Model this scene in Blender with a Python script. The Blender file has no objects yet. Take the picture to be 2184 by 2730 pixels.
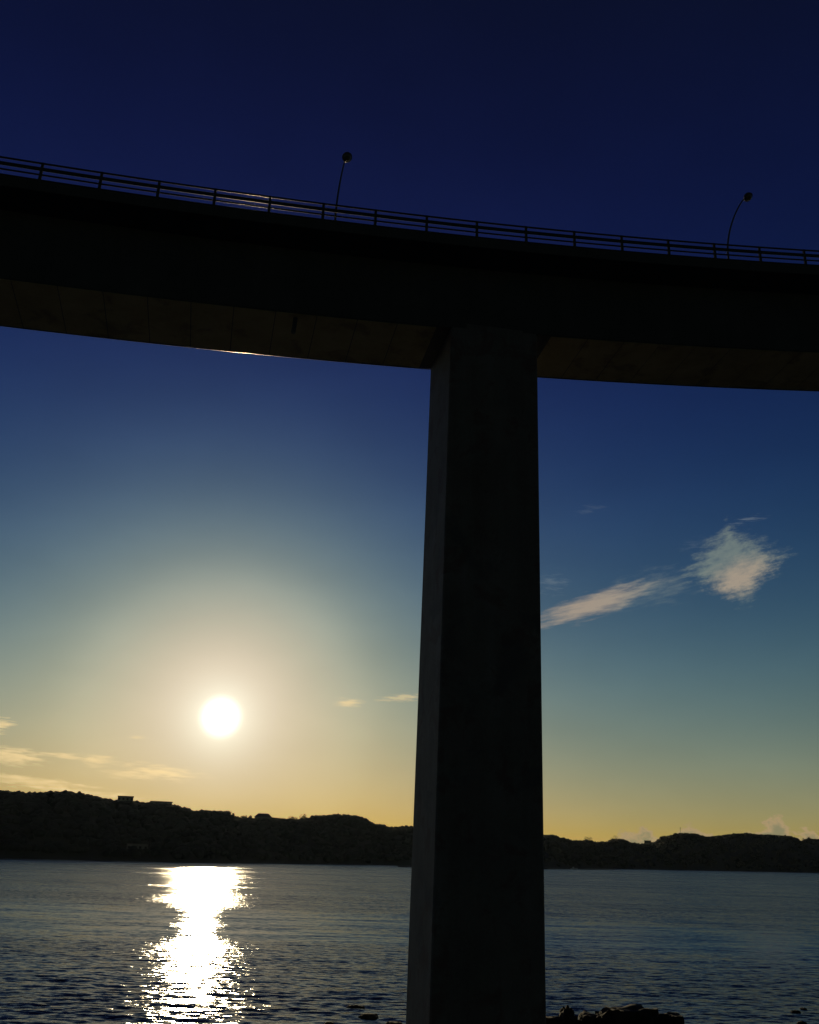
import bpy, bmesh, math, random
import numpy as np
from mathutils import Vector, Matrix, noise

random.seed(7)
rng = np.random.default_rng(7)
R = math.radians
scene = bpy.context.scene
COL = scene.collection

# ------------------------------------------------------------------ camera
CAM_H = 7.5                       # eye height above the water
F_W = 1.11830                     # focal length / image width
PITCH, ROLL = 0.35771, 0.031245
fw = Vector((0, math.cos(PITCH), math.sin(PITCH)))
rt = Vector((1, 0, 0)); up = rt.cross(fw)
rt2 = math.cos(ROLL) * rt + math.sin(ROLL) * up
up2 = -math.sin(ROLL) * rt + math.cos(ROLL) * up
cam_d = bpy.data.cameras.new('camera')
cam = bpy.data.objects.new('camera', cam_d)
COL.objects.link(cam)
m = Matrix((rt2, up2, -fw)).transposed().to_4x4()
m.translation = (0, 0, CAM_H)
cam.matrix_world = m
cam_d.sensor_fit = 'HORIZONTAL'
cam_d.sensor_width = 36
cam_d.lens = 36 * F_W
cam_d.clip_start = 0.5
cam_d.clip_end = 30000
scene.camera = cam

# ------------------------------------------------------------------ light
SUN_EL, SUN_AZ = 7.395, -11.067   # degrees; azimuth from +Y towards +X
EXPOSURE = -1.1
SKY_STRENGTH = 0.1
sd = Vector((math.sin(R(SUN_AZ)) * math.cos(R(SUN_EL)), math.cos(R(SUN_AZ)) * math.cos(R(SUN_EL)), math.sin(R(SUN_EL))))
sun_d = bpy.data.lights.new('sun', 'SUN')
sun_d.energy = 5.0
sun_d.angle = R(0.53)
sun_d.color = (1.0, 0.79, 0.46)
sun = bpy.data.objects.new('sun', sun_d)
sun.rotation_euler = sd.to_track_quat('Z', 'Y').to_euler()
sun.location = (0, 0, 80)
COL.objects.link(sun)

vs = scene.view_settings
scene.display_settings.display_device = 'sRGB'
vs.view_transform = 'Standard'; vs.look = 'None'
vs.exposure = EXPOSURE; vs.gamma = 1.0; vs.use_curve_mapping = False
scene.render.engine = 'CYCLES'
scene.cycles.max_bounces = 8
scene.cycles.blur_glossy = 0.2
scene.cycles.sample_clamp_indirect = 0.0
scene.cycles.use_denoising = True

# ------------------------------------------------------------------ node expressions
class X:
    """a float socket (or number) of a node tree with arithmetic"""
    nt = None
    def __init__(self, s): self.s = s
    @staticmethod
    def op(o, *a, clamp=False):
        n = X.nt.nodes.new('ShaderNodeMath'); n.operation = o; n.use_clamp = clamp
        for i, v in enumerate(a):
            v = v.s if isinstance(v, X) else v
            if isinstance(v, (int, float)): n.inputs[i].default_value = v
            else: X.nt.links.new(v, n.inputs[i])
        return X(n.outputs[0])
    def __add__(a, b): return X.op('ADD', a, b)
    __radd__ = __add__
    def __sub__(a, b): return X.op('SUBTRACT', a, b)
    def __rsub__(a, b): return X.op('SUBTRACT', b, a)
    def __mul__(a, b): return X.op('MULTIPLY', a, b)
    __rmul__ = __mul__
    def __truediv__(a, b): return X.op('DIVIDE', a, b)
    def __pow__(a, b): return X.op('POWER', a, b)
    def __neg__(a): return X.op('MULTIPLY', a, -1.0)
def xexp(a): return X.op('POWER', math.e, a)
def xmax(a, b): return X.op('MAXIMUM', a, b)
def xmin(a, b): return X.op('MINIMUM', a, b)
def sstep(x, lo, hi):
    n = X.nt.nodes.new('ShaderNodeMapRange'); n.interpolation_type = 'SMOOTHSTEP'
    X.nt.links.new(x.s, n.inputs[0])
    n.inputs[1].default_value = lo; n.inputs[2].default_value = hi
    return X(n.outputs[0])
def xvec(x, y, z):
    n = X.nt.nodes.new('ShaderNodeCombineXYZ')
    for i, v in enumerate((x, y, z)):
        v = v.s if isinstance(v, X) else v
        if isinstance(v, (int, float)): n.inputs[i].default_value = v
        else: X.nt.links.new(v, n.inputs[i])
    return n.outputs[0]
def xnoise(vec, scale=1.0, detail=5.0, rough=0.6, dist=0.0):
    n = X.nt.nodes.new('ShaderNodeTexNoise')
    X.nt.links.new(vec, n.inputs['Vector'])
    n.inputs['Scale'].default_value = scale; n.inputs['Detail'].default_value = detail
    n.inputs['Roughness'].default_value = rough; n.inputs['Distortion'].default_value = dist
    return X(n.outputs[0])

# ------------------------------------------------------------------ sky
world = bpy.data.worlds.new('World'); scene.world = world
world.use_nodes = True
wt = world.node_tree; X.nt = wt
bg = wt.nodes['Background']; bg.inputs[1].default_value = SKY_STRENGTH
sky = wt.nodes.new('ShaderNodeTexSky')
sky.sky_type = 'NISHITA'; sky.sun_disc = False
sky.sun_elevation = R(SUN_EL); sky.sun_rotation = R(SUN_AZ)
sky.air_density = 1.0; sky.dust_density = 1.0; sky.ozone_density = 1.0
sep = wt.nodes.new('ShaderNodeSeparateColor'); wt.links.new(sky.outputs[0], sep.inputs[0])
tc = wt.nodes.new('ShaderNodeTexCoord')
sxyz = wt.nodes.new('ShaderNodeSeparateXYZ'); wt.links.new(tc.outputs['Generated'], sxyz.inputs[0])
dx, dy, dz = (X(sxyz.outputs[i]) for i in range(3))
DEG = 180 / math.pi
el = X.op('ARCSINE', xmax(xmin(dz, 1.0), -1.0)) * DEG
az = X.op('ARCTAN2', dx, dy) * DEG
gam = X.op('ARCCOSINE', xmin(dx * sd.x + dy * sd.y + dz * sd.z, 0.9999999)) * DEG
elp = xmax(el, 0.0)
# graded Nishita: per channel gain, contrast, aureole round the sun, low haze band, film shoulder
PAR = [(0.00128, 1.66786, 0.68724, 3.80152, 2.61298, 1.04765, 4.38266, 0.06305, 0.0021),
       (0.00084, 1.84037, 0.5704, 1.90393, 3.88188, 0.96424, 7.15972, 0.31582, 0.0036),
       (0.00065, 1.47416, 0.38976, 0.76409, 5.72954, 0.57481, 21.03983, 1.05, -0.003)]
chan = []
for i, (a, p_, mx, h_, w_, k_, v_, lo_, o_) in enumerate(PAR):
    x = (X(sep.outputs[i]) ** p_) * a + xexp(gam * (-1 / w_)) * h_ + xexp(elp * (-1 / v_)) * xexp(gam * (-1 / 60)) * k_ + o_
    y = (1.0 - xexp(x * (-1 / mx))) * mx
    y = xmax(y, 0.0)
    chan.append(y * xmax(1.0 - xexp(elp * (-1 / 3)) * lo_, 0.34))
# the milky forward-scatter disc of the hazy air round the sun, ending in a faint rim, and thin uneven veils
halo = (1.0 - sstep(gam, 7.4, 10.6)) * (1.0 - xexp(elp * -0.25))
veil = xnoise(xvec(az * 0.10, el * 0.22, 2.7), 1.0, 4, 0.55)
veil = (veil - 0.5) * 0.22 + 1.0
chan = [c * veil + halo * k for c, k in zip(chan, (0.036, 0.040, 0.034))]
bl_ = xexp((gam * (1 / 5.5)) ** 2.0 * -1.0)
chan[2] = chan[2] + bl_ * 0.05
# thin clouds
def rot_uv(a0, e0, ang):
    c, s_ = math.cos(R(ang)), math.sin(R(ang))
    u = (az - a0) * c + (el - e0) * s_
    v = (el - e0) * c - (az - a0) * s_
    return u, v
def blob(u, v, a, b, pw=1.0):
    return 1.0 - ((u * (1 / a)) ** 2.0 + (v * (1 / b)) ** 2.0) ** (0.5 * pw)
def cloud(chan, mask, col):
    return [c * (1.0 - mask) + mask * k for c, k in zip(chan, col)]
cnoise = lambda su, sv, seed, ang=0, **kw: (lambda uv: xnoise(xvec(uv[0] * su, uv[1] * sv, seed), **kw))(rot_uv(0, 0, ang))
n_str = cnoise(0.55, 3.2, 3.1, 10, detail=6, rough=0.65)         # long fibres
n_puf = cnoise(1.3, 2.4, 9.7, 14, detail=7, rough=0.68)          # torn puffs
n_fib = cnoise(0.9, 6.5, 21.4, -2, detail=6, rough=0.7)
# torn diamond cloud
u, v = rot_uv(20.5, 16.75, 6)
d1 = 1.0 - (X.op('ABSOLUTE', u) * (1 / 3.8) + X.op('ABSOLUTE', v) * (1 / 2.9))
m1 = sstep(d1 * 1.0 + (n_puf - 0.5) * 0.95 + (n_str - 0.5) * 0.75, 0.02, 0.62)
u, v = rot_uv(20.7, 15.9, 24)
core = sstep(blob(u, v, 2.9, 1.35) + (n_puf - 0.5) * 1.0 + (n_str - 0.5) * 0.6, -0.1, 0.95)
chan = cloud(chan, m1 * (n_puf * 0.5 + 0.27), (0.24, 0.285, 0.235))
chan = cloud(chan, m1 * core * 0.58, (0.50, 0.37, 0.26))
# streak reaching left from it
u, v = rot_uv(11.8, 14.75, 17)
m2 = sstep(blob(u, v, 4.8, 0.85) * 0.9 + (n_str - 0.5) * 1.3, 0.0, 0.75)
chan = cloud(chan, m2 * 0.72, (0.46, 0.36, 0.26))
u, v = rot_uv(15.3, 15.6, 12)
m3 = sstep(blob(u, v, 4.0, 1.5) * 0.6 + (n_str - 0.5) * 1.3 + (n_puf - 0.5) * 0.6, 0.05, 0.8)
chan = cloud(chan, m3 * 0.30, (0.26, 0.30, 0.26))
for a0, e0, a, b, k in ((9.3, 16.2, 1.3, 1.0, 0.22), (21.7, 19.35, 1.3, 0.3, 0.32), (11.9, 20.6, 1.3, 0.35, 0.14), (18.2, 18.1, 1.2, 0.5, 0.12)):
    u, v = rot_uv(a0, e0, 8)
    mm = sstep(blob(u, v, a, b) * 0.55 + (n_fib - 0.5) * 2.2, 0.1, 0.9)
    chan = cloud(chan, mm * k, (0.30, 0.35, 0.36))
# small lit wisps low on the left and beside the pier
for a0, e0, a, b, k, ang in ((-3.5, 8.6, 1.15, 0.26, 0.5, 2), (-0.1, 9.05, 1.7, 0.25, 0.35, 6), (-23.4, 6.1, 0.9, 0.45, 0.6, 0), (-15.7, 5.95, 0.6, 0.1, 0.35, 0),
                            (-22.4, 4.5, 2.1, 0.42, 0.6, -3), (-19.7, 4.68, 1.2, 0.2, 0.5, 0), (-17.8, 4.5, 1.2, 0.32, 0.6, 2), (-14.0, 4.05, 2.5, 0.40, 0.85, -3),
                            (-16.4, 3.85, 1.3, 0.25, 0.45, 0), (-21.4, 3.2, 4.6, 0.30, 0.55, -4), (-18.0, 2.75, 4.5, 0.16, 0.5, -3), (-22.0, 2.2, 3.0, 0.2, 0.4, -2)):
    u, v = rot_uv(a0, e0, ang)
    mm = sstep(blob(u, v, a * 1.1, b * 1.35, 1.4) * 0.7 + (n_fib - 0.5) * 2.4, 0.05, 0.95)
    chan = cloud(chan, xmin(mm * (k * 1.35), 0.95), (0.95, 0.70, 0.34))
_v = wt.nodes.new('ShaderNodeValue'); _v.outputs[0].default_value = 0.0; nval = _v.outputs[0]
# cumulus bank standing on the horizon to the right
top = 1.0 + sum((xexp(((az - c_) * (1 / w_)) ** 4.0 * -1.0) * h_ for c_, w_, h_ in ((13.7, 1.0, 0.75), (14.9, 0.9, 0.35), (16.8, 0.95, 1.0), (18.6, 0.9, 0.5), (20.7, 1.2, 1.0), (22.1, 1.3, 0.75), (24.2, 1.6, 0.7))), X(nval))
n_cum = cnoise(1.3, 1.7, 4.2, 0, detail=7, rough=0.62)
df = top - el + (n_cum - 0.5) * 2.6
mc = sstep(df, 0.0, 0.35) * sstep(az, 10.5, 13.0) * (1.0 - sstep(az, 26.0, 32.0))
chan = cloud(chan, mc * 0.75, (0.215, 0.205, 0.13))
chan = cloud(chan, mc * (1.0 - sstep(df, 0.15, 0.9)) * 0.6, (0.52, 0.345, 0.17))
# the sun's burnt-out disc and its bloom in the air
disc = (1.0 - sstep(gam, 0.2, 1.5)) * 1.15
glow = xexp((gam * (1 / 1.6)) ** 1.1 * -1.0) * 0.95
chan = [c + disc * k + glow * g for c, k, g in zip(chan, (1.0, 0.97, 0.85), (0.74, 0.82, 0.70))]
cmb = wt.nodes.new('ShaderNodeCombineColor')
GAIN = 1.0 / (SKY_STRENGTH * 2 ** EXPOSURE)
for i, c in enumerate(chan):
    wt.links.new((c * GAIN).s, cmb.inputs[i])
wt.links.new(cmb.outputs[0], bg.inputs[0])

# ------------------------------------------------------------------ helpers
def tag(o, label=None, cat=None, group=None, kind=None):
    if label: o['label'] = label
    if cat: o['category'] = cat
    if group: o['group'] = group
    if kind: o['kind'] = kind
    return o
def link_mesh(name, me, mat, parent=None, smooth=False):
    if mat: me.materials.append(mat)
    if smooth:
        me.polygons.foreach_set('use_smooth', [True] * len(me.polygons))
        if len(me.polygons) < 50000: me.set_sharp_from_angle(angle=R(42))
    o = bpy.data.objects.new(name, me); COL.objects.link(o)
    if parent is not None: o.parent = parent
    return o
def from_data(name, vs_, fs, mat, parent=None, smooth=False):
    me = bpy.data.meshes.new(name); me.from_pydata([tuple(p) for p in vs_], [], fs); me.update()
    bm = bmesh.new(); bm.from_mesh(me); bmesh.ops.recalc_face_normals(bm, faces=bm.faces); bm.to_mesh(me); bm.free()
    return link_mesh(name, me, mat, parent, smooth)
def from_bm(name, bm, mat, parent=None, smooth=False):
    me = bpy.data.meshes.new(name); bmesh.ops.recalc_face_normals(bm, faces=bm.faces); bm.to_mesh(me); bm.free()
    return link_mesh(name, me, mat, parent, smooth)
def empty(name, loc, rz=0.0):
    o = bpy.data.objects.new(name, None); COL.objects.link(o)
    o.location = loc; o.rotation_euler = (0, 0, rz); o.empty_display_size = 0.3
    return o
def add_box(bm, c, s, rz=0.0, bevel=0.0, taper=1.0):
    geom = bmesh.ops.create_cube(bm, size=1.0)['verts']
    for v in geom:
        k = taper if v.co.z > 0 else 1.0
        v.co = Vector((v.co.x * s[0] * k, v.co.y * s[1] * k, v.co.z * s[2]))
    if bevel:
        es = list({e for v in geom for e in v.link_edges})
        geom = list({v for f in bmesh.ops.bevel(bm, geom=es, offset=bevel, segments=1, affect='EDGES')['faces'] for v in f.verts} | {v for v in geom if v.is_valid})
    M = Matrix.Translation(c) @ Matrix.Rotation(rz, 4, 'Z')
    for v in geom: v.co = M @ v.co
def add_tube(bm, pts, radii, seg=10, cap=True):
    rings = []
    for i, p in enumerate(pts):
        p = Vector(p)
        t = (Vector(pts[min(i + 1, len(pts) - 1)]) - Vector(pts[max(i - 1, 0)])).normalized()
        a = t.cross(Vector((0, 0, 1)))
        if a.length < 1e-3: a = t.cross(Vector((0, 1, 0)))
        a.normalize(); b = t.cross(a)
        r = radii[i] if isinstance(radii, (list, tuple)) else radii
        rings.append([bm.verts.new(p + (a * math.cos(q) + b * math.sin(q)) * r) for q in [2 * math.pi * k / seg for k in range(seg)]])
    for A, B in zip(rings, rings[1:]):
        for k in range(seg):
            bm.faces.new((A[k], A[(k + 1) % seg], B[(k + 1) % seg], B[k]))
    if cap:
        bm.faces.new(rings[0]); bm.faces.new(rings[-1][::-1])
def add_lathe(bm, prof, M, seg=20):
    rings = [[bm.verts.new(M @ Vector((r * math.cos(2 * math.pi * k / seg), r * math.sin(2 * math.pi * k / seg), z))) for k in range(seg)] for r, z in prof]
    for A, B in zip(rings, rings[1:]):
        for k in range(seg):
            bm.faces.new((A[k], A[(k + 1) % seg], B[(k + 1) % seg], B[k]))
    bm.faces.new(rings[0]); bm.faces.new(rings[-1][::-1])

# ------------------------------------------------------------------ materials
def mat_new(name):
    mt = bpy.data.materials.new(name); mt.use_nodes = True
    X.nt = mt.node_tree
    return mt, mt.node_tree, mt.node_tree.nodes['Principled BSDF']
def ramp(nt, fac, stops):
    n = nt.nodes.new('ShaderNodeValToRGB'); nt.links.new(fac, n.inputs[0])
    cr = n.color_ramp
    while len(cr.elements) < len(stops): cr.elements.new(0.5)
    for e, (p_, c) in zip(cr.elements, stops): e.position = p_; e.color = (*c, 1)
    return n.outputs[0]
def bump(nt, bsdf, h, strength=0.4, dist=0.02):
    b = nt.nodes.new('ShaderNodeBump'); nt.links.new(h, b.inputs['Height'])
    b.inputs['Strength'].default_value = strength; b.inputs['Distance'].default_value = dist
    nt.links.new(b.outputs[0], bsdf.inputs['Normal'])
def mat_concrete(name, lo, hi, warm, board=None):
    mt, nt, b = mat_new(name)
    t = nt.nodes.new('ShaderNodeTexCoord')
    def noi(scale, detail=6, sx=1, sy=1, sz=1):
        mp = nt.nodes.new('ShaderNodeMapping'); nt.links.new(t.outputs['Object'], mp.inputs[0])
        mp.inputs['Scale'].default_value = (sx, sy, sz)
        n = nt.nodes.new('ShaderNodeTexNoise'); nt.links.new(mp.outputs[0], n.inputs[0])
        n.inputs['Scale'].default_value = scale; n.inputs['Detail'].default_value = detail; n.inputs['Roughness'].default_value = 0.62
        return X(n.outputs[0])
    big = noi(0.35); fine = noi(9.0); streak = noi(1.2, 5, 1, 1, 0.08)
    f = big * 0.5 + streak * 0.3 + fine * 0.2
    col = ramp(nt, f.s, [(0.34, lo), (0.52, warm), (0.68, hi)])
    nt.links.new(col, b.inputs['Base Color'])
    b.inputs['Roughness'].default_value = 0.78
    h = fine * 0.5 + noi(40.0, 3) * 0.3
    if board:
        h = h + noi(1.0, 4, 0.25, 7.0, 1) * board
    bump(nt, b, h.s, 0.5, 0.015)
    return mt
def add_stains(mt, col, scale=0.8, amt=0.6):
    nt = mt.node_tree; b = nt.nodes['Principled BSDF']; X.nt = nt
    t = nt.nodes.new('ShaderNodeTexCoord')
    n = xnoise(t.outputs['Object'], scale, 5, 0.6, 0.4)
    mx = nt.nodes.new('ShaderNodeMix'); mx.data_type = 'RGBA'
    nt.links.new((sstep(n, 0.52, 0.66) * amt).s, mx.inputs[0])
    nt.links.new(b.inputs['Base Color'].links[0].from_socket, mx.inputs[6]); mx.inputs[7].default_value = (*col, 1)
    nt.links.new(mx.outputs[2], b.inputs['Base Color'])
M_conc = mat_concrete('weathered_concrete', (0.05, 0.05, 0.049), (0.10, 0.098, 0.093), (0.072, 0.07, 0.068))
M_soff = mat_concrete('board_marked_concrete', (0.36, 0.255, 0.10), (0.60, 0.47, 0.22), (0.50, 0.375, 0.165), board=0.9)  # raised golden tone has the warm light bounced off the water painted in
M_pier = mat_concrete('stained_pier_concrete', (0.11, 0.085, 0.08), (0.24, 0.23, 0.235), (0.175, 0.155, 0.15))
add_stains(M_pier, (0.10, 0.035, 0.03), 0.7, 0.5)
add_stains(M_pier, (0.085, 0.075, 0.085), 0.33, 0.6)
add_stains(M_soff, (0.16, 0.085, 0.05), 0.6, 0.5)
def mat_plain(name, col, rough, metal=0.0, var=0.25, scale=6.0):
    mt, nt, b = mat_new(name)
    t = nt.nodes.new('ShaderNodeTexCoord')
    n = nt.nodes.new('ShaderNodeTexNoise'); nt.links.new(t.outputs['Object'], n.inputs[0])
    n.inputs['Scale'].default_value = scale; n.inputs['Detail'].default_value = 6
    c = ramp(nt, n.outputs[0], [(0.3, [q * (1 - var) for q in col]), (0.7, [min(1, q * (1 + var)) for q in col])])
    nt.links.new(c, b.inputs['Base Color'])
    rr = X(n.outputs[0]) * (rough * 0.5) + rough * 0.75
    nt.links.new(rr.s, b.inputs['Roughness']); b.inputs['Metallic'].default_value = metal
    bump(nt, b, n.outputs[0], 0.15, 0.005)
    return mt
M_rail = mat_plain('dark_painted_steel', (0.03, 0.031, 0.034), 0.17, 0.0, 0.2, 14)
M_post = mat_plain('painted_steel_post', (0.05, 0.052, 0.055), 0.5, 0.0, 0.2, 10)
M_pole = mat_plain('lamp_pole_paint', (0.07, 0.075, 0.08), 0.35, 0.0, 0.2, 8)
M_lamp = mat_plain('lamp_housing', (0.06, 0.06, 0.065), 0.3, 0.0, 0.2, 12)
M_glass = mat_plain('lamp_glass', (0.12, 0.12, 0.11), 0.2, 0.0, 0.1, 10)
M_shine = mat_plain('bare_steel', (0.5, 0.5, 0.5), 0.2, 1.0, 0.1, 12)
M_asph = mat_plain('asphalt', (0.05, 0.05, 0.052), 0.85, 0.0, 0.3, 30)
M_pipe = mat_plain('drain_pipe_plastic', (0.06, 0.06, 0.065), 0.5, 0.0, 0.2, 10)
M_rock = mat_plain('dark_rock', (0.02, 0.019, 0.017), 0.95, 0.0, 0.5, 4)
M_soil = mat_plain('hill_soil', (0.03, 0.028, 0.02), 0.9, 0.0, 0.4, 0.05)
M_leaf = mat_plain('woodland_foliage', (0.02, 0.027, 0.019), 0.95, 0.0, 0.45, 0.15)
M_bark = mat_plain('bark', (0.07, 0.055, 0.04), 0.9, 0.0, 0.3, 5)
M_wall = mat_plain('house_plaster', (0.24, 0.235, 0.22), 0.8, 0.0, 0.12, 0.8)
M_roof = mat_plain('roof_sheet', (0.10, 0.09, 0.085), 0.6, 0.0, 0.3, 1.5)
M_pane = mat_plain('window_pane', (0.03, 0.035, 0.04), 0.1, 0.0, 0.2, 1)
M_raft = mat_plain('raft_timber', (0.10, 0.085, 0.07), 0.75, 0.0, 0.3, 2)
M_hull = mat_plain('white_hull_paint', (0.75, 0.75, 0.73), 0.35, 0.0, 0.08, 3)

# ------------------------------------------------------------------ hills across the water
D2 = lambda px, py: None
def ray(px, py):
    """direction of a point of the 2184 x 2730 photograph, used to survey the far shore"""
    d = fw * (2184 * F_W) + rt2 * (px - 1092) - up2 * (py - 1365)
    return d.normalized()
ridge_px = [(-160, 2112), (-60, 2107), (0, 2108.7), (27, 2108.7), (66, 2111.7), (102, 2114.6), (131, 2110.4), (180, 2111.7), (219, 2115.3), (258, 2122.6), (282, 2130.6), (304, 2133), (346, 2134),
    (365, 2139.7), (390, 2140), (449.5, 2140.5), (456, 2144.6), (469, 2145.5), (484.7, 2152.8), (498, 2154), (515.6, 2161.6), (542, 2161), (568, 2162.7), (604, 2162.7), (610, 2168), (623.5, 2176),
    (640, 2180), (680, 2181), (722, 2181), (751, 2183), (793, 2184), (818.6, 2180), (841, 2175), (865, 2175), (901.5, 2170.5), (922.6, 2172.4), (950, 2175), (971, 2180), (1001, 2198), (1019, 2199),
    (1037, 2206), (1064, 2205), (1094, 2203), (1108, 2210), (1180, 2216), (1260, 2226), (1340, 2222), (1400, 2231), (1454, 2227), (1479, 2226), (1493, 2234), (1513, 2236), (1527, 2241), (1548, 2241), (1567, 2238),
    (1588, 2245), (1615, 2244), (1634, 2238), (1657, 2236.5), (1669, 2241), (1690, 2248), (1712, 2249.5), (1736, 2247), (1750, 2243), (1764, 2230), (1792, 2227.5), (1799, 2222), (1825, 2221),
    (1856, 2222.5), (1881, 2231), (1905, 2230), (1925, 2227.6), (1959, 2222), (1992, 2221), (2018, 2225), (2049, 2225), (2082, 2227.6), (2108, 2229.4), (2129, 2236), (2132, 2242), (2144, 2242),
    (2152, 2235), (2184, 2238), (2240, 2246), (2330, 2262)]
raz = np.array([math.degrees(math.atan2(ray(*q).x, ray(*q).y)) for q in ridge_px])
rte = np.array([ray(*q).z / math.hypot(ray(*q).x, ray(*q).y) for q in ridge_px])
sh_az = np.array([-40, -22, -12.1, 0.3, 8.6, 15.75, 23.2, 40])
sh_d = np.array([540, 507, 535, 696, 844, 1120, 1500, 1750])
def shore_d(a): return float(np.interp(a, sh_az, sh_d))
def ridge_d(a): return shore_d(a) * 1.10 + 95
def ridge_z(a): return CAM_H + float(np.interp(a, raz, rte)) * ridge_d(a)
def pol(a, r): return (r * math.sin(R(a)), r * math.cos(R(a)))
def at_ridge(px, dz=0.0, dr=0.0):
    """a spot on the ridge seen at column px of the photograph"""
    d = ray(px, 2200); a = math.degrees(math.atan2(d.x, d.y)); r = ridge_d(a) + dr
    x, y = pol(a, r)
    return Vector((x, y, ridge_z(a) + dz)), a, r
CROWN = 2.6                       # the canopy stands this far above the soil
def soil(a, t):
    """height of the soil: t = 0 at the shore, 1 at the ridge, 2 behind it"""
    zr = max(ridge_z(a) - CROWN, 2.0)
    n = noise.fractal(Vector((a * 0.7, t * 2.2, 1.3)), 1.0, 2.0, 4)
    if t <= 1: return 0.4 + (zr - 0.4) * (math.sin(t * math.pi / 2) ** 0.9) + n * 1.6 * math.sin(t * math.pi)
    return zr - (t - 1) ** 2 * zr * 0.8
def t_r(a, t):
    D, Q = shore_d(a), ridge_d(a)
    return D + (Q - D) * t if t <= 1 else Q + (t - 1) * 220
azs = np.arange(-34, 36.01, 0.16); ts = [-0.06, 0, 0.04, 0.1, 0.18, 0.27, 0.36, 0.46, 0.56, 0.66, 0.76, 0.86, 0.94, 1.0, 1.1, 1.3, 1.6, 2.0]
hv = []; hf = []
for i, a in enumerate(azs):
    wob = noise.noise(Vector((a * 1.7, 5.1, 0))) * 3.0
    for t in ts:
        r = t_r(a, t) + wob * (1 - min(1, max(t, 0)))
        x, y = pol(a, r); z = -1.5 if t < 0 else soil(a, t)
        hv.append((x, y, z))
nt_ = len(ts)
for i in range(len(azs) - 1):
    for j in range(nt_ - 1):
        k = i * nt_ + j; hf.append((k, k + nt_, k + nt_ + 1, k + 1))
hills = from_data('hills', hv, hf, M_soil, smooth=True)
tag(hills, 'dark wooded ridge along the far shore under the low sun', 'hills', kind='structure')

# woodland canopy over the hills: uneven crowns joined into one mass
def lumpy_crown(seed, sub=2):
    bm = bmesh.new(); bmesh.ops.create_icosphere(bm, subdivisions=sub, radius=1.0)
    for v in bm.verts:
        n = noise.fractal(v.co * 1.9 + Vector((seed * 7.3, 0, 0)), 1.0, 2.0, 3)
        v.co *= 1 + 0.33 * n
        v.co.z *= 0.85
    co = np.array([v.co[:] for v in bm.verts]); fa = np.array([[v.index for v in f.verts] for f in bm.faces]); bm.free()
    return co, fa
protos = [lumpy_crown(s) for s in range(6)]
cv = []; cf = []; off = 0
def put_crown(x, y, z, rad, hgt):
    global off
    co, fa = protos[rng.integers(len(protos))]
    q = rng.uniform(0, 6.283); c, s_ = math.cos(q), math.sin(q)
    p_ = np.stack([(co[:, 0] * c - co[:, 1] * s_) * rad + x, (co[:, 0] * s_ + co[:, 1] * c) * rad + y, co[:, 2] * hgt + z], 1)
    cv.append(p_); cf.append(fa + off); off += len(co)
a = -30.0
while a < 31:                                    # the skyline rows
    r = ridge_d(a); zr = ridge_z(a)
    rad = min(2.8, 1.0 * math.exp(rng.normal(0.1, 0.42)))
    x, y = pol(a, r + rng.uniform(-5, 5))
    put_crown(x, y, zr - rad * 0.95 + rng.uniform(-0.4, 0.6) * rad, rad, rad * rng.uniform(0.8, 1.3))
    if rng.random() < 0.35:
        r2 = rng.uniform(0.5, 1.0); x, y = pol(a + rng.uniform(-.05, .05), r + 2)
        put_crown(x, y, zr - 0.3, r2, r2 * 1.1)
    a += math.degrees(rad * 0.75 / r)
for _ in range(5200):                            # the slope
    a = rng.uniform(-30, 31); t = rng.uniform(0.015, 1.0) ** 0.9
    r = t_r(a, t); rad = rng.uniform(1.4, 3.3)
    x, y = pol(a, r); zt = soil(a, t) + rng.uniform(0.3, 1.6)
    lim = CAM_H + float(np.interp(a, raz, rte)) * r - rad * 1.0
    put_crown(x, y, min(zt, lim), rad, rad * rng.uniform(0.75, 1.1))
cv = np.concatenate(cv); cf = np.concatenate(cf)
me = bpy.data.meshes.new('woodland')
me.vertices.add(len(cv)); me.vertices.foreach_set('co', cv.astype(np.float32).ravel())
me.loops.add(cf.size); me.loops.foreach_set('vertex_index', cf.astype(np.int32).ravel())
me.polygons.add(len(cf)); me.polygons.foreach_set('loop_start', np.arange(0, cf.size, 3, dtype=np.int32)); me.polygons.foreach_set('loop_total', np.full(len(cf), 3, np.int32))
me.update(calc_edges=True)
wood = link_mesh('woodland', me, M_leaf)
tag(wood, 'dense dark woodland covering the hills across the bay', 'woodland', kind='stuff')

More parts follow.
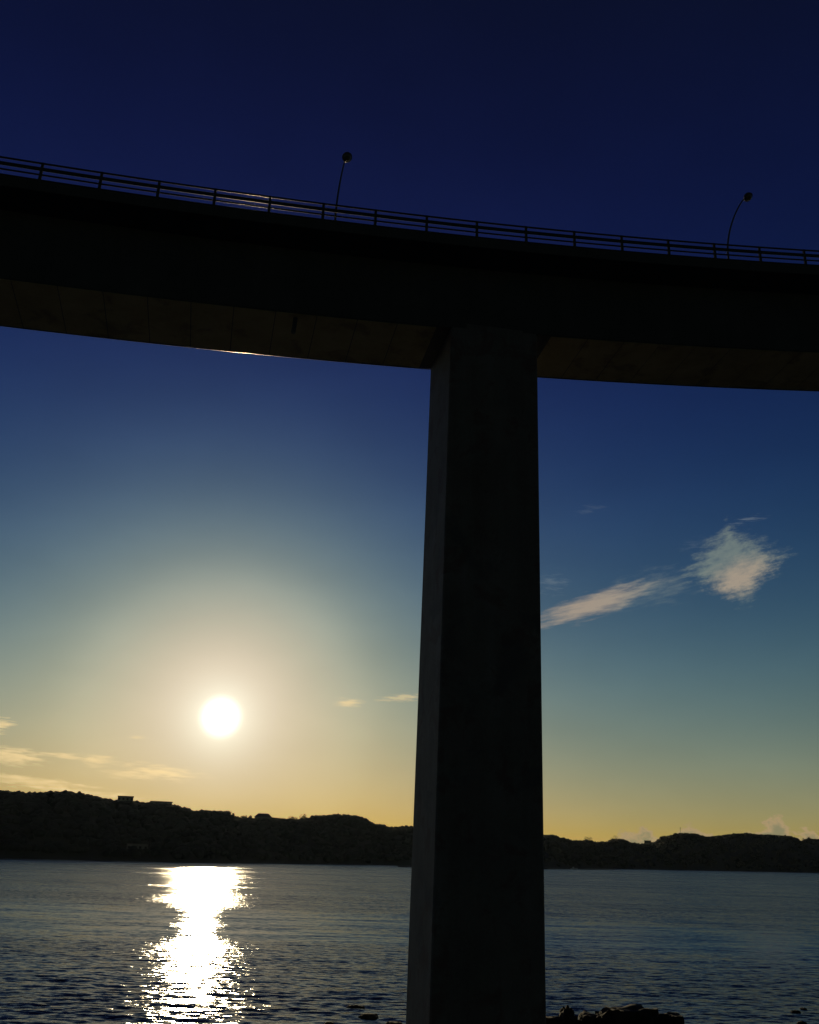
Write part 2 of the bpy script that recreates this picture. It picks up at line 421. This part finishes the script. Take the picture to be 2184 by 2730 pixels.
# trees that stand out on the skyline
def make_tree(px, top_py, w_px, label, seed, lean=0.0):
    d = ray(px, top_py); base, a, r = at_ridge(px)
    k = r / (2184 * F_W)
    ztop = CAM_H + d.z / math.hypot(d.x, d.y) * r
    cr = w_px * k / 2
    z0 = soil(a, 1.0) - 0.3
    root = empty('ridge_tree', (base.x, base.y, z0))
    tag(root, label, 'tree', 'trees standing out on the far ridge')
    H = ztop - z0
    bm = bmesh.new()
    add_tube(bm, [(0, 0, 0), (lean * .3, 0, H * .35), (lean, .1, H * .75)], [0.28, 0.2, 0.07], 7)
    for q in range(4):
        b_ = q * 1.7 + seed
        add_tube(bm, [(lean * .4, 0, H * (.4 + .07 * q)), (lean + math.cos(b_) * cr * .5, math.sin(b_) * cr * .5, H * (.6 + .07 * q))], [0.09, 0.03], 5)
    from_bm('trunk', bm, M_bark, root)
    rn = random.Random(seed); vs_, fs = [], []
    ch = min(H * 0.8, cr * 1.9)
    lumps = [(Vector((rn.uniform(-.6, .6) * cr, rn.uniform(-.6, .6) * cr, H - ch * rn.uniform(.2, .8))), rn.uniform(.35, .6) * cr) for _ in range(9)]
    lumps.append((Vector((lean, 0, H - 0.42 * cr)), 0.42 * cr))
    for _ in range(620):
        c, rr = rn.choice(lumps)
        v = Vector((rn.gauss(0, 1), rn.gauss(0, 1), rn.gauss(0, 1))).normalized() * rr * rn.uniform(.3, 1.0) ** .5
        p_ = c + v; s_ = rn.uniform(.16, .34)
        t1 = Vector((rn.gauss(0, 1), rn.gauss(0, 1), rn.gauss(0, 1))).normalized(); t2 = t1.orthogonal().normalized()
        i0 = len(vs_); vs_ += [p_ + t1 * s_, p_ + t2 * s_ * .6, p_ - t1 * s_, p_ - t2 * s_ * .6]; fs.append((i0, i0 + 1, i0 + 2, i0 + 3))
    from_data('crown', vs_, fs, M_leaf, root)
for t_ in ((620, 2168, 9, 'small upright tree at the foot of the step in the left ridge line', 1), (648, 2173, 18, 'round tree just left of the hip roofed house on the ridge', 2),
           (666, 2174, 14, 'low round tree touching the left side of the hip roofed house', 3), (781, 2177, 26, 'low spreading tree midway between the hip roofed house and the bridge pier', 4),
           (809, 2172, 20, 'domed tree rising sharply right of a dip in the ridge line', 5), (606, 2161, 16, 'bushy tree ending the flat stretch of ridge below the sun', 6),
           (1569, 2234, 26, 'wide low tree on the ridge close right of the bridge pier', 8), (1640, 2234, 30, 'flat topped tree between the low saddle and the pier on the right ridge', 9),
           (2138, 2234, 9, 'narrow tree standing alone in the notch near the right edge', 10), (2154, 2232, 16, 'bushy tree at the right lip of the notch near the right edge', 11)):
    make_tree(*t_)

# ------------------------------------------------------------------ buildings on the ridge and shore
def make_house(name, px0, px1, top_py, label, cat, depth=8.0, roof='flat', below=5.0, dr=-6.0, base_at=None):
    pxm = (px0 + px1) / 2
    if base_at is None: base, a, r = at_ridge(pxm, dr=dr)
    else:
        d = ray(pxm, base_at); a = math.degrees(math.atan2(d.x, d.y)); r = shore_d(a) + 14
        x, y = pol(a, r); base = Vector((x, y, 0))
    d = ray(pxm, top_py)
    k = r / (2184 * F_W); w = (px1 - px0) * k
    ztop = CAM_H + d.z / math.hypot(d.x, d.y) * r
    H = below + 3.2
    z0 = ztop - H
    root = empty(name, (base.x, base.y, z0), -R(a))
    tag(root, label, cat)
    rh = 0.35 if roof == 'flat' else 2.6
    wh = H - rh
    bm = bmesh.new(); add_box(bm, (0, 0, wh / 2), (w - 0.6, depth, wh)); from_bm('wall', bm, M_wall, root)
    bm = bmesh.new()
    if roof == 'flat':
        add_box(bm, (0, 0, wh + rh / 2 + .002), (w, depth + 0.6, rh))
    else:
        v = [(-w / 2, -depth / 2 - .4, wh + .002), (w / 2, -depth / 2 - .4, wh + .002), (w / 2, depth / 2 + .4, wh + .002), (-w / 2, depth / 2 + .4, wh + .002), (-w * .28, 0, H), (w * .28, 0, H)]
        vb = [bm.verts.new(q) for q in v]
        for f in ((0, 1, 5, 4), (1, 2, 5), (2, 3, 4, 5), (3, 0, 4), (3, 2, 1, 0)): bm.faces.new([vb[q] for q in f])
    from_bm('roof', bm, M_roof, root)
    nwin = max(2, int(w / 2.6))
    bm0 = bmesh.new(); add_box(bm0, (0, 0, 0), (1.2, 0.12, 1.1)); wme = bpy.data.meshes.new('window'); bm0.to_mesh(wme); bm0.free(); wme.materials.append(M_pane)
    for i in range(nwin):
        o = bpy.data.objects.new('window', wme); COL.objects.link(o); o.parent = root
        o.location = (-w / 2 + (i + .5) * w / nwin, -depth / 2 - 0.03, wh - 1.6)
    return root
make_house('ridge_house', 306, 345, 2122.5, 'boxy flat roofed building standing above the trees on the left ridge', 'building', roof='flat')
make_house('ridge_hall', 396, 450, 2137, 'long low flat roofed hall on the ridge left of the sun', 'building', roof='flat', depth=12)
make_house('hip_roof_house', 678, 722, 2168.7, 'hip roofed house among trees on the ridge right of the sun', 'house', roof='hip')
make_house('saddle_house', 1716, 1733, 2241, 'small block of a house in the low saddle of the right ridge', 'house', roof='flat', depth=7)
make_house('shore_shed', 340, 392, 2249, 'pale low shed near the waterline under the left hills', 'shed', roof='flat', depth=6, below=0.2, base_at=2262)

# mast
base, a, r = at_ridge(1813)
d = ray(1813, 2205); Hm = CAM_H + d.z / math.hypot(d.x, d.y) * r - base.z + 2.6
mast = empty('radio_mast', (base.x, base.y, base.z - 2.6), -R(a))
tag(mast, 'thin radio mast rising from the highest hill on the right', 'mast')
bm = bmesh.new(); add_tube(bm, [(0, 0, 0), (0, 0, Hm * .6), (0, 0, Hm)], [0.3, 0.22, 0.12], 8); from_bm('mast_pole', bm, M_pole, mast)
for q in (.78, .9):
    bm = bmesh.new(); add_box(bm, (0.35, 0, Hm * q), (0.9, 0.25, 0.5), bevel=.04); from_bm('antenna', bm, M_lamp, mast)

# ------------------------------------------------------------------ water
def on_water(px, py):
    d = ray(px, py); k = -CAM_H / d.z
    return Vector((d.x * k, d.y * k, 0))
a0, a1 = R(-33), R(36)
nA = 640
th_ = np.linspace(a0, a1, nA)
rad_ = [30.0]
while rad_[-1] < 2300: rad_.append(rad_[-1] + max(0.15, rad_[-1] * 0.0041))
rad_ = np.array(rad_); nR = len(rad_)
RR, TT = np.meshgrid(rad_, th_, indexing='ij')
WX, WY = RR * np.sin(TT), RR * np.cos(TT); WZ = np.zeros_like(WX)
cell = np.maximum(np.maximum(0.15, RR * 0.0041), RR * (a1 - a0) / nA)
wr = np.random.default_rng(3)
NW = 120
lam = np.exp(wr.uniform(math.log(0.4), math.log(3.6), NW))
for L in lam:
    q = R(-84) + wr.normal(0, R(26 if L < 1.6 else 13))       # travel direction: towards the camera, crests across
    kx, ky = math.cos(q), math.sin(q)
    kk = 2 * math.pi / L
    slope = 0.118 * math.sqrt(2 / NW) * wr.uniform(.6, 1.4) * (1.0 if L < 1.5 else 0.55)
    fade = np.clip((L / cell - 2.2) / 2.5, 0, 1)
    ph = kk * (kx * WX + ky * WY) + wr.uniform(0, 6.283)
    s_ = np.sin(ph)
    WZ += fade * slope / kk * (s_ + 0.22 * np.cos(2 * ph))
# gusts: patches of livelier and calmer water
gust = 0.75 + 0.35 * np.sin(WX * 0.021 + 1.3 + 1.8 * np.sin(WY * 0.011)) * np.sin(WY * 0.043 + 0.6 * np.sin(WX * 0.017))
WZ *= gust * (1 - 0.6 * np.exp(-((np.log(np.maximum(WY, 10)) - math.log(105)) / 0.33) ** 2))
me = bpy.data.meshes.new('water')
me.vertices.add(nR * nA); me.vertices.foreach_set('co', np.stack([WX, WY, WZ], -1).astype(np.float32).ravel())
idx = np.arange(nR * nA).reshape(nR, nA)
quads = np.stack([idx[:-1, :-1], idx[:-1, 1:], idx[1:, 1:], idx[1:, :-1]], -1).reshape(-1, 4)[:, ::-1]
me.loops.add(quads.size); me.loops.foreach_set('vertex_index', quads.astype(np.int32).ravel())
me.polygons.add(len(quads)); me.polygons.foreach_set('loop_start', np.arange(0, quads.size, 4, dtype=np.int32)); me.polygons.foreach_set('loop_total', np.full(len(quads), 4, np.int32))
me.update(calc_edges=True)
# waves finer than the mesh can carry are kept as micro-roughness
lane = 1 - 0.66 * np.exp(-((np.log(np.maximum(WY, 10)) - math.log(105)) / 0.33) ** 2)     # a calmer lane across the bay
al_ = (0.045 + 0.034 * np.clip((RR - 55) / 330, 0, 1) ** 0.7) * (0.4 + 0.6 * lane)
me.attributes.new('liveliness', 'FLOAT', 'POINT').data.foreach_set('value', lane.astype(np.float32).ravel())
me.attributes.new('unresolved', 'FLOAT', 'POINT').data.foreach_set('value', np.sqrt(al_).astype(np.float32).ravel())
mt, nt, b = mat_new('sea_water')
geo = nt.nodes.new('ShaderNodeNewGeometry')
def vnoise(sx, sy, detail, rough=0.6):
    mp = nt.nodes.new('ShaderNodeMapping'); nt.links.new(geo.outputs['Position'], mp.inputs[0]); mp.inputs['Scale'].default_value = (sx, sy, 1)
    n = nt.nodes.new('ShaderNodeTexNoise'); nt.links.new(mp.outputs[0], n.inputs[0])
    n.inputs['Scale'].default_value = 1.0; n.inputs['Detail'].default_value = detail; n.inputs['Roughness'].default_value = rough
    return n
rip = vnoise(1.3, 4.6, 4)
pat = X(vnoise(0.010, 0.045, 3).outputs[0])
amp = sstep(pat, 0.38, 0.66) * 0.55 + 0.62
sp = nt.nodes.new('ShaderNodeSeparateColor'); nt.links.new(rip.outputs['Color'], sp.inputs[0])
lv = nt.nodes.new('ShaderNodeAttribute'); lv.attribute_name = 'liveliness'
amp = amp * X(lv.outputs['Fac'])
nx = (X(sp.outputs[0]) - 0.5) * amp * 1.3
ny = (X(sp.outputs[1]) - 0.5) * amp * 1.6
mid = vnoise(0.10, 0.42, 3, 0.55)                 # wave groups a few metres long, seen as fine lines further out
ms = nt.nodes.new('ShaderNodeSeparateColor'); nt.links.new(mid.outputs['Color'], ms.inputs[0])
nx = nx + (X(ms.outputs[0]) - 0.5) * 0.10
ny = ny + (X(ms.outputs[1]) - 0.5) * 0.28
# facets tilted towards the viewer fill more of a grazing view (visible-slope weighting)
tow = nt.nodes.new('ShaderNodeVectorMath'); tow.operation = 'MULTIPLY_ADD'
nt.links.new(geo.outputs['Incoming'], tow.inputs[0]); tow.inputs[1].default_value = (0.075, 0.075, 0.075); nt.links.new(geo.outputs['Normal'], tow.inputs[2])
ad = nt.nodes.new('ShaderNodeVectorMath'); ad.operation = 'ADD'
nt.links.new(tow.outputs[0], ad.inputs[0]); nt.links.new(xvec(nx, ny, 0.0), ad.inputs[1])
nrm = nt.nodes.new('ShaderNodeVectorMath'); nrm.operation = 'NORMALIZE'; nt.links.new(ad.outputs[0], nrm.inputs[0])
at = nt.nodes.new('ShaderNodeAttribute'); at.attribute_name = 'unresolved'
rgh = xmax(X(at.outputs['Fac']) * (sstep(pat, 0.36, 0.68) * 0.35 + 0.8), 0.15)
nt.nodes.remove(b)
gl = nt.nodes.new('ShaderNodeBsdfGlossy'); gl.distribution = 'BECKMANN'
nt.links.new(rgh.s, gl.inputs['Roughness']); nt.links.new(nrm.outputs[0], gl.inputs['Normal'])
dfu = nt.nodes.new('ShaderNodeBsdfDiffuse'); dfu.inputs['Color'].default_value = (0.010, 0.028, 0.062, 1)
# Fresnel of a ruffled surface: the slopes keep it from reaching full mirror at grazing view
dt = nt.nodes.new('ShaderNodeVectorMath'); dt.operation = 'DOT_PRODUCT'
nt.links.new(nrm.outputs[0], dt.inputs[0]); nt.links.new(geo.outputs['Incoming'], dt.inputs[1])
fr = (1.0 - xmin(xmax(X(dt.outputs['Value']), 0.168), 1.0)) ** 5.0 * 0.98 + 0.02
mx_ = nt.nodes.new('ShaderNodeMixShader'); nt.links.new(fr.s, mx_.inputs[0])
nt.links.new(dfu.outputs[0], mx_.inputs[1]); nt.links.new(gl.outputs[0], mx_.inputs[2])
nt.links.new(mx_.outputs[0], nt.nodes['Material Output'].inputs['Surface'])
M_sea = mt
water = link_mesh('water', me, M_sea, smooth=True)
tag(water, 'rippled bay water with the sun glittering across it', 'water', kind='structure')
# the open water around the detailed sector
ov = []; of = []
for k in range(65):
    t = a1 + (2 * math.pi - (a1 - a0)) * k / 64
    ov += [(30 * math.sin(t), 30 * math.cos(t), -0.01), (2300 * math.sin(t), 2300 * math.cos(t), -0.01), (4000 * math.sin(t), 4000 * math.cos(t), -0.01)]
for k in range(64): of += [(3 * k, 3 * k + 1, 3 * k + 4, 3 * k + 3), (3 * k + 1, 3 * k + 2, 3 * k + 5, 3 * k + 4)]
n0 = len(ov)
for k in range(33):
    t = a0 + (a1 - a0) * k / 32; ov += [(2300 * math.sin(t), 2300 * math.cos(t), -0.01), (4000 * math.sin(t), 4000 * math.cos(t), -0.01)]
for k in range(32): q = n0 + 2 * k; of.append((q, q + 1, q + 3, q + 2))
n1 = len(ov); ring = 96
ov += [(30 * math.sin(2 * math.pi * k / ring), 30 * math.cos(2 * math.pi * k / ring), -0.01) for k in range(ring)] + [(0, 0, -0.01)]
for k in range(ring): of.append((n1 + k, n1 + (k + 1) % ring, n1 + ring))
o = from_data('open_water', ov, of, M_sea)
for p_ in o.data.polygons:
    if p_.normal.z < 0: p_.flip()
tag(o, 'open water spreading round the glittering bay', 'water', kind='structure')

# ------------------------------------------------------------------ bridge
K = 1.3
BX, BY, BZ, BTH, BK, BG, BKZ = 0.317278, 29.177884, 22.286795, 0.190318, -0.003323, 0.05067, 0.001071
def bpt(s, w, z=0.0):
    """s metres along the kerb line, w metres across towards the far side, z above the kerb top"""
    s_ = s / K; t = BTH + BK * s_
    x = BX + (math.sin(t) - math.sin(BTH)) / BK; y = BY - (math.cos(t) - math.cos(BTH)) / BK
    zz = BZ + BG * s_ + BKZ * s_ * s_ / 2
    return Vector((x * K - w * math.sin(t), y * K + w * math.cos(t), zz * K + CAM_H + z))
def bth(s): return BTH + BK * s / K
def bridge_sweep(prof, s0, s1, step=1.3, closed=True):
    n = max(1, int(round((s1 - s0) / step))); ss = [s0 + (s1 - s0) * i / n for i in range(n + 1)]
    vs_ = [bpt(s, w, z) for s in ss for w, z in prof]; m_ = len(prof); fs = []
    for i in range(n):
        for j in range(m_):
            k = (j + 1) % m_
            fs.append((i * m_ + j, i * m_ + k, (i + 1) * m_ + k, (i + 1) * m_ + j))
    fs.append(tuple(range(m_))); fs.append(tuple(range(n * m_, (n + 1) * m_)))
    return vs_, fs
S0, S1 = -48.0, 74.0
ZB = -4.42                                        # soffit level
WA, WB = 1.30, 5.59                               # the two webs of the box girder
bridge = empty('road_bridge', bpt(3.8, 3.4, -36.5))
tag(bridge, 'curving concrete box girder road bridge on a tall square pier', 'bridge')
INV = Matrix.Translation(-bridge.location)
def bpart(name, data, mat, smooth=False, parent=None):
    vs_, fs = data
    return from_data(name, [INV @ Vector(v) for v in vs_], fs, mat, parent or bridge, smooth)
slab = [(-0.16, 0), (-0.13, 0.03), (0.27, 0.03), (0.30, 0), (0.31, -0.16), (6.55, -0.16), (6.56, 0), (6.59, 0.03), (6.99, 0.03), (7.02, 0), (7.02, -0.52), (6.99, -0.55), (WB, -0.80), (WA, -0.80), (-0.13, -0.55), (-0.16, -0.52)]
bpart('deck_slab', bridge_sweep(slab, S0, S1), M_conc)
bpart('road_surface', bridge_sweep([(0.33, -0.156), (0.33, -0.10), (6.53, -0.10), (6.53, -0.156)], S0, S1), M_asph)
box = [(WA, -0.802), (WB, -0.802), (WB, ZB + 0.05), (WB - 0.05, ZB), (WA + 0.05, ZB), (WA, ZB + 0.05)]
girder = bpart('box_girder', bridge_sweep(box, S0, S1), M_conc)
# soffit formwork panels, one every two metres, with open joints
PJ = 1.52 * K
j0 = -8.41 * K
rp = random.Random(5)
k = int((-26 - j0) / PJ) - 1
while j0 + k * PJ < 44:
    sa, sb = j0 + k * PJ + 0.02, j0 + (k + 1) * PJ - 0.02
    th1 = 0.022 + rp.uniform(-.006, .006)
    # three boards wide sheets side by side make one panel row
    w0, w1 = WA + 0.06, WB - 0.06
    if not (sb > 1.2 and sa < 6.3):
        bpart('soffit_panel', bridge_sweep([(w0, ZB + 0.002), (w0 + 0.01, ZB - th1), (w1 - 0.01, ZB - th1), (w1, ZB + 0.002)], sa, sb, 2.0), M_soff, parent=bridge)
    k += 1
# steel drip edge along the far lower arris
bpart('drip_edge', bridge_sweep([(WB - 0.012 + 0.03 * math.cos(2 * math.pi * q / 12), ZB - 0.016 + 0.03 * math.sin(2 * math.pi * q / 12)) for q in range(12)], S0, S1), M_rail, True)
# drain pipe hanging at the near web
bm = bmesh.new()
p0 = bpt(-4.62 * K, WA + 0.45, ZB + 0.1)
add_tube(bm, [INV @ (p0 + Vector((0, 0, 0))), INV @ (p0 + Vector((-.02, 0, -0.55))), INV @ (p0 + Vector((-.06, -.02, -0.95)))], [0.11, 0.11, 0.11], 10)
from_bm('drain_pipe', bm, M_pipe, bridge, True)
# pier: slightly battered square shaft with chamfered arrises
def pier_ring(z, ch=0.07):
    f = min(1.0, max(0.0, (ZB - z) / 30.6))
    sl = 1.66 + (1.22 - 1.66) * f; sr = 6.12 + (5.87 - 6.12) * f
    bl = sl - 0.13 + 0.04 * f; br = sr - 0.35
    wa, wb = WA + 0.003, WB - 0.10
    c = [(sl, wa), (sr, wa), (br, wb), (bl, wb)]
    out = []
    for i in range(4):
        p_, q, n = Vector(c[i]), Vector(c[i - 1]), Vector(c[(i + 1) % 4])
        out += [p_ + (q - p_).normalized() * ch, p_ + (n - p_).normalized() * ch]
    top = bpt(3.8, 0, 0).z
    return [Vector((*bpt(s, w)[:2], 0)) + Vector((0, 0, top + z)) for s, w in out]
zs = [ZB + 0.25] + [ZB - 3.2 * i for i in range(1, 12)]
pv, pf = [], []
for z in zs: pv += pier_ring(z)
for i in range(len(zs) - 1):
    for j in range(8):
        pf.append((i * 8 + j, i * 8 + (j + 1) % 8, (i + 1) * 8 + (j + 1) % 8, (i + 1) * 8 + j))
pf += [tuple(range(8)), tuple(range(len(pv) - 8, len(pv)))]
bpart('pier', (pv, pf), M_pier)

# railing
railing = empty('bridge_railing', bpt(3.8, 0, 0.03))
tag(railing, 'four bar steel railing on square posts along the bridge edge', 'railing')
IR = Matrix.Translation(-railing.location)
RH = 1.127
def rail(w, z, prof):
    vs_, fs = bridge_sweep([(w + a, z + b_) for a, b_ in prof], S0, S1, 1.3)
    return from_data('rail', [IR @ v for v in vs_], fs, M_rail, railing, True)
circ = lambda r, n=10, fy=1.0: [(r * math.cos(2 * math.pi * q / n), r * fy * math.sin(2 * math.pi * q / n)) for q in range(n)]
rail(0.0, RH * 0.975, circ(0.048))
rail(0.03, RH * 0.71, circ(0.055, 12, 1.85))
rail(0.03, RH * 0.43, circ(0.044))
rail(0.03, RH * 0.165, circ(0.044))
bm = bmesh.new()
add_box(bm, (0, 0.02, RH / 2), (0.14, 0.11, RH), bevel=0.012, taper=0.86)
add_box(bm, (0, 0.02, 0.014), (0.22, 0.22, 0.026))
pme = bpy.data.meshes.new('post'); bm.to_mesh(pme); bm.free(); pme.materials.append(M_post)
i0 = math.ceil((S0 + 1) / 2.6); i1 = int((S1 - 1) / 2.6)
for i in range(i0, i1 + 1):
    o = bpy.data.objects.new('post', pme); COL.objects.link(o); o.parent = railing
    o.location = IR @ bpt(i * 2.6, 0, 0.03); o.rotation_euler = (0, 0, bth(i * 2.6))

# street lamps on the far kerb, arms reaching over the road
def make_lamp(s, along, trans, H, label):
    base = bpt(s, 6.80, 0.03)
    root = empty('street_lamp', base, bth(s))
    tag(root, label, 'street lamp', 'street lamps on the far kerb of the bridge')
    reach = math.hypot(along, trans); u = Vector((along / reach, trans / reach, 0))
    bm = bmesh.new()
    pts, rr = [(0, 0, 0.02)], [0.085]
    Hs = H * 0.62
    n = 12
    pts.append((0, 0, Hs)); rr.append(0.065)
    for q in range(1, n + 1):
        f = q / n
        p_ = u * (reach - 0.18) * (f ** 1.75) + Vector((0, 0, Hs + (H - 0.08 - Hs) * (1 - (1 - f) ** 1.25)))
        pts.append(p_[:]); rr.append(0.065 - 0.025 * f)
    add_tube(bm, pts, rr, 10)
    from_bm('pole', bm, M_pole, root, True)
    bm = bmesh.new(); add_box(bm, (0, 0, 0.012), (0.36, 0.36, 0.024), bevel=.006); add_tube(bm, [(0, 0, .02), (0, 0, .5)], [.12, .11], 10); from_bm('pole_base', bm, M_pole, root)
    tip, prev = Vector(pts[-1]), Vector(pts[-3])
    ax = (tip - prev).normalized()
    # bell housing hangs on the arm, opening tilted out and down over the road
    zax = (Vector((0, 0, 1)) * 0.80 - u * 0.55).normalized()
    M_ = Matrix.Translation(tip + u * 0.20 + Vector((0, 0, 0.02))) @ zax.to_track_quat('Z', 'Y').to_matrix().to_4x4()
    bm = bmesh.new()
    add_lathe(bm, [(0.285, -0.13), (0.30, -0.11), (0.295, -0.06), (0.25, 0.06), (0.17, 0.15), (0.08, 0.19), (0.03, 0.20)], M_, 24)
    head = from_bm('lamp_head', bm, M_lamp, root, True)
    bm = bmesh.new()
    add_lathe(bm, [(0.03, -0.29), (0.10, -0.275), (0.16, -0.24), (0.205, -0.19), (0.235, -0.128)], M_, 20)
    from_bm('lamp_glass', bm, M_glass, head, True)
    bm = bmesh.new(); add_tube(bm, [tip - ax * 0.12, tip + u * 0.16 + Vector((0, 0, .06))], [0.055, 0.06], 10); from_bm('arm_socket', bm, M_shine, head, True)
make_lamp(-3.05 * K, 0.31, -1.12, 9.2, 'curved lamp post left of the pier with its round head facing the camera')
make_lamp(15.6 * K, 0.94, -1.36, 9.2, 'curved lamp post near the right edge with its arm bending rightwards')

# ------------------------------------------------------------------ rocks in the foreground water
def make_rock(px0, px1, top_py, base_py, label, seed, depth=None, flat=0.0, name='rock', z_base=-0.5):
    c = on_water((px0 + px1) / 2, base_py); dist = c.length
    k = math.hypot(c.y, CAM_H) / (2184 * F_W); w = (px1 - px0) * k
    # height where the top ray passes over the rock's middle
    d = ray((px0 + px1) / 2, top_py); h = CAM_H + d.z / math.hypot(d.x, d.y) * math.hypot(c.x, c.y)
    h = max(h, 0.06)
    dep = depth or w * 0.7
    bm = bmesh.new(); bmesh.ops.create_icosphere(bm, subdivisions=4, radius=1.0)
    for v in bm.verts:
        p_ = v.co.copy()
        n1_ = noise.fractal(p_ * 2.0 + Vector((seed * 3.1, 0, 0)), 1.0, 2.1, 5)
        n2_ = noise.cell(p_ * 2.6 + Vector((0, seed, 0)))
        q = p_ * (1 + 0.30 * n1_ + 0.10 * n2_)
        zz = q.z
        if zz > 0:
            zz = min(zz, 1.0 - flat * 0.5 + 0.12 * n1_) if flat else zz
        sx = math.copysign(abs(q.x) ** (0.75 if flat else 0.95), q.x)
        v.co = Vector((sx * w / 2, q.y * dep / 2, zz * h if zz > 0 else zz * 0.6))
    mz = max(v.co.z for v in bm.verts)
    for v in bm.verts:
        if v.co.z > 0: v.co.z *= h / mz
    o = from_bm(name, bm, M_rock, None, True)
    o.location = (c.x, c.y, 0)
    tag(o, label, 'rock')
    return o
g = 'rocks breaking the water beside the pier'
ROCKS = [(1486, 1536, 2679, 2742, 'rounded dark boulder standing nearest the pier on its right', 1, 1.4, 0.0),
         (1598, 1756, 2683, 2748, 'long flat topped dark rock, biggest of the reef right of the pier', 2, 2.2, 0.6),
         (1735, 1788, 2699, 2745, 'dark shoulder rock leaning on the right end of the long flat rock', 3, 1.6, 0.4),
         (1776, 1822, 2703, 2742, 'square low rock ending the reef on its right', 4, 1.3, 0.7),
         (1545, 1612, 2700, 2744, 'low rock filling the gap between boulder and long flat rock', 5, 1.5, 0.4),
         (1440, 1505, 2709, 2746, 'low wet rock touching the right side of the pier foot', 6, 1.4, 0.3),
         (1630, 1700, 2716, 2752, 'low rock in front of the long flat rock', 7, 1.0, 0.4),
         (2136, 2150, 2686, 2691, 'tiny dark rock just awash near the right edge', 8, 0.5, 0.0),
         (2112, 2132, 2693, 2700, 'small dark rock awash left of the tiny one near the right edge', 9, 0.5, 0.0),
         (2128, 2150, 2722, 2732, 'small rock cut by the bottom edge near the right corner', 10, 0.5, 0.0),
         (960, 1006, 2702, 2713, 'low dark rock awash left of the pier foot', 11, 0.8, 0.2),
         (1030, 1072, 2724, 2735, 'dark rock at the bottom edge just left of the pier', 12, 0.8, 0.2),
         (866, 890, 2724, 2732, 'small dark rock at the bottom edge below the glitter', 13, 0.6, 0.0),
         (928, 968, 2679, 2686, 'thin dark rock barely awash right of the sun glitter', 14, 0.6, 0.0)]
for q in ROCKS: make_rock(q[0], q[1], q[2], q[3], q[4], q[5], q[6], q[7])

# ------------------------------------------------------------------ far floats and boat
def make_raft(px0, px1, py, label, name, thick):
    A, B = on_water(px0, py), on_water(px1, py)
    c = (A + B) / 2; w = (B - A).length; rz = math.atan2(B.y - A.y, B.x - A.x)
    root = empty(name, (c.x, c.y, 0), rz); tag(root, label, 'raft')
    bm = bmesh.new(); add_box(bm, (0, 0, thick - .1), (w, 5.0, 0.2), bevel=.03); from_bm('deck', bm, M_raft, root)
    nf = max(3, int(w / 3.5))
    for i in range(nf):
        bm = bmesh.new(); x = -w / 2 + (i + .5) * w / nf
        add_tube(bm, [(x, -2.3, (thick - .2) / 2), (x, 2.3, (thick - .2) / 2)], [(thick - .2) * .8] * 2, 10); from_bm('float', bm, M_pipe, root)
make_raft(1068, 1150, 2312.0, 'thin dark raft floating near the far shore, running behind the pier', 'mooring_raft', 0.75)
make_raft(1452, 1522, 2317.6, 'dark raft on the far water touching the right side of the pier', 'mooring_raft', 0.8)
make_raft(1552, 1634, 2318.6, 'dull purple grey raft on the far water right of the white boat', 'mooring_raft', 0.8)
c = on_water(1530, 2318.5)
boat = empty('small_boat', (c.x, c.y, 0), R(-8)); tag(boat, 'small white boat between two dark rafts on the far water', 'boat')
bm = bmesh.new()
secs = [(-2.6, .75, .9), (-1.2, .95, .9), (.8, .95, .95), (2.2, .6, 1.1), (3.1, .05, 1.3)]
rings = []
for x, w, z in secs:
    rings.append([bm.verts.new(q) for q in ((x, -w, z), (x, -w * .8, .2), (x, 0, -.25), (x, w * .8, .2), (x, w, z))])
for A, B in zip(rings, rings[1:]):
    for j in range(4): bm.faces.new((A[j], A[j + 1], B[j + 1], B[j]))
    bm.faces.new((A[4], A[0], B[0], B[4]))
bm.faces.new(rings[0]); bm.faces.new(rings[-1])
from_bm('hull', bm, M_hull, boat)
bm = bmesh.new(); add_box(bm, (-.3, 0, 1.5), (1.6, 1.3, 1.1), bevel=.08, taper=.85); from_bm('cabin', bm, M_hull, boat)

# ------------------------------------------------------------------ haze over the bay
mt = bpy.data.materials.new('sea_haze'); mt.use_nodes = True; nt = mt.node_tree; nt.nodes.clear()
pvn = nt.nodes.new('ShaderNodeVolumePrincipled'); outn = nt.nodes.new('ShaderNodeOutputMaterial')
pvn.inputs['Color'].default_value = (0.62, 0.80, 1.0, 1); pvn.inputs['Density'].default_value = 0.7e-5; pvn.inputs['Anisotropy'].default_value = 0.6
nt.links.new(pvn.outputs[0], outn.inputs['Volume'])
bm = bmesh.new(); add_box(bm, (0, 0, 38.7), (8600, 8600, 82.6))
haze = from_bm('haze', bm, mt)
haze['kind'] = 'stuff'
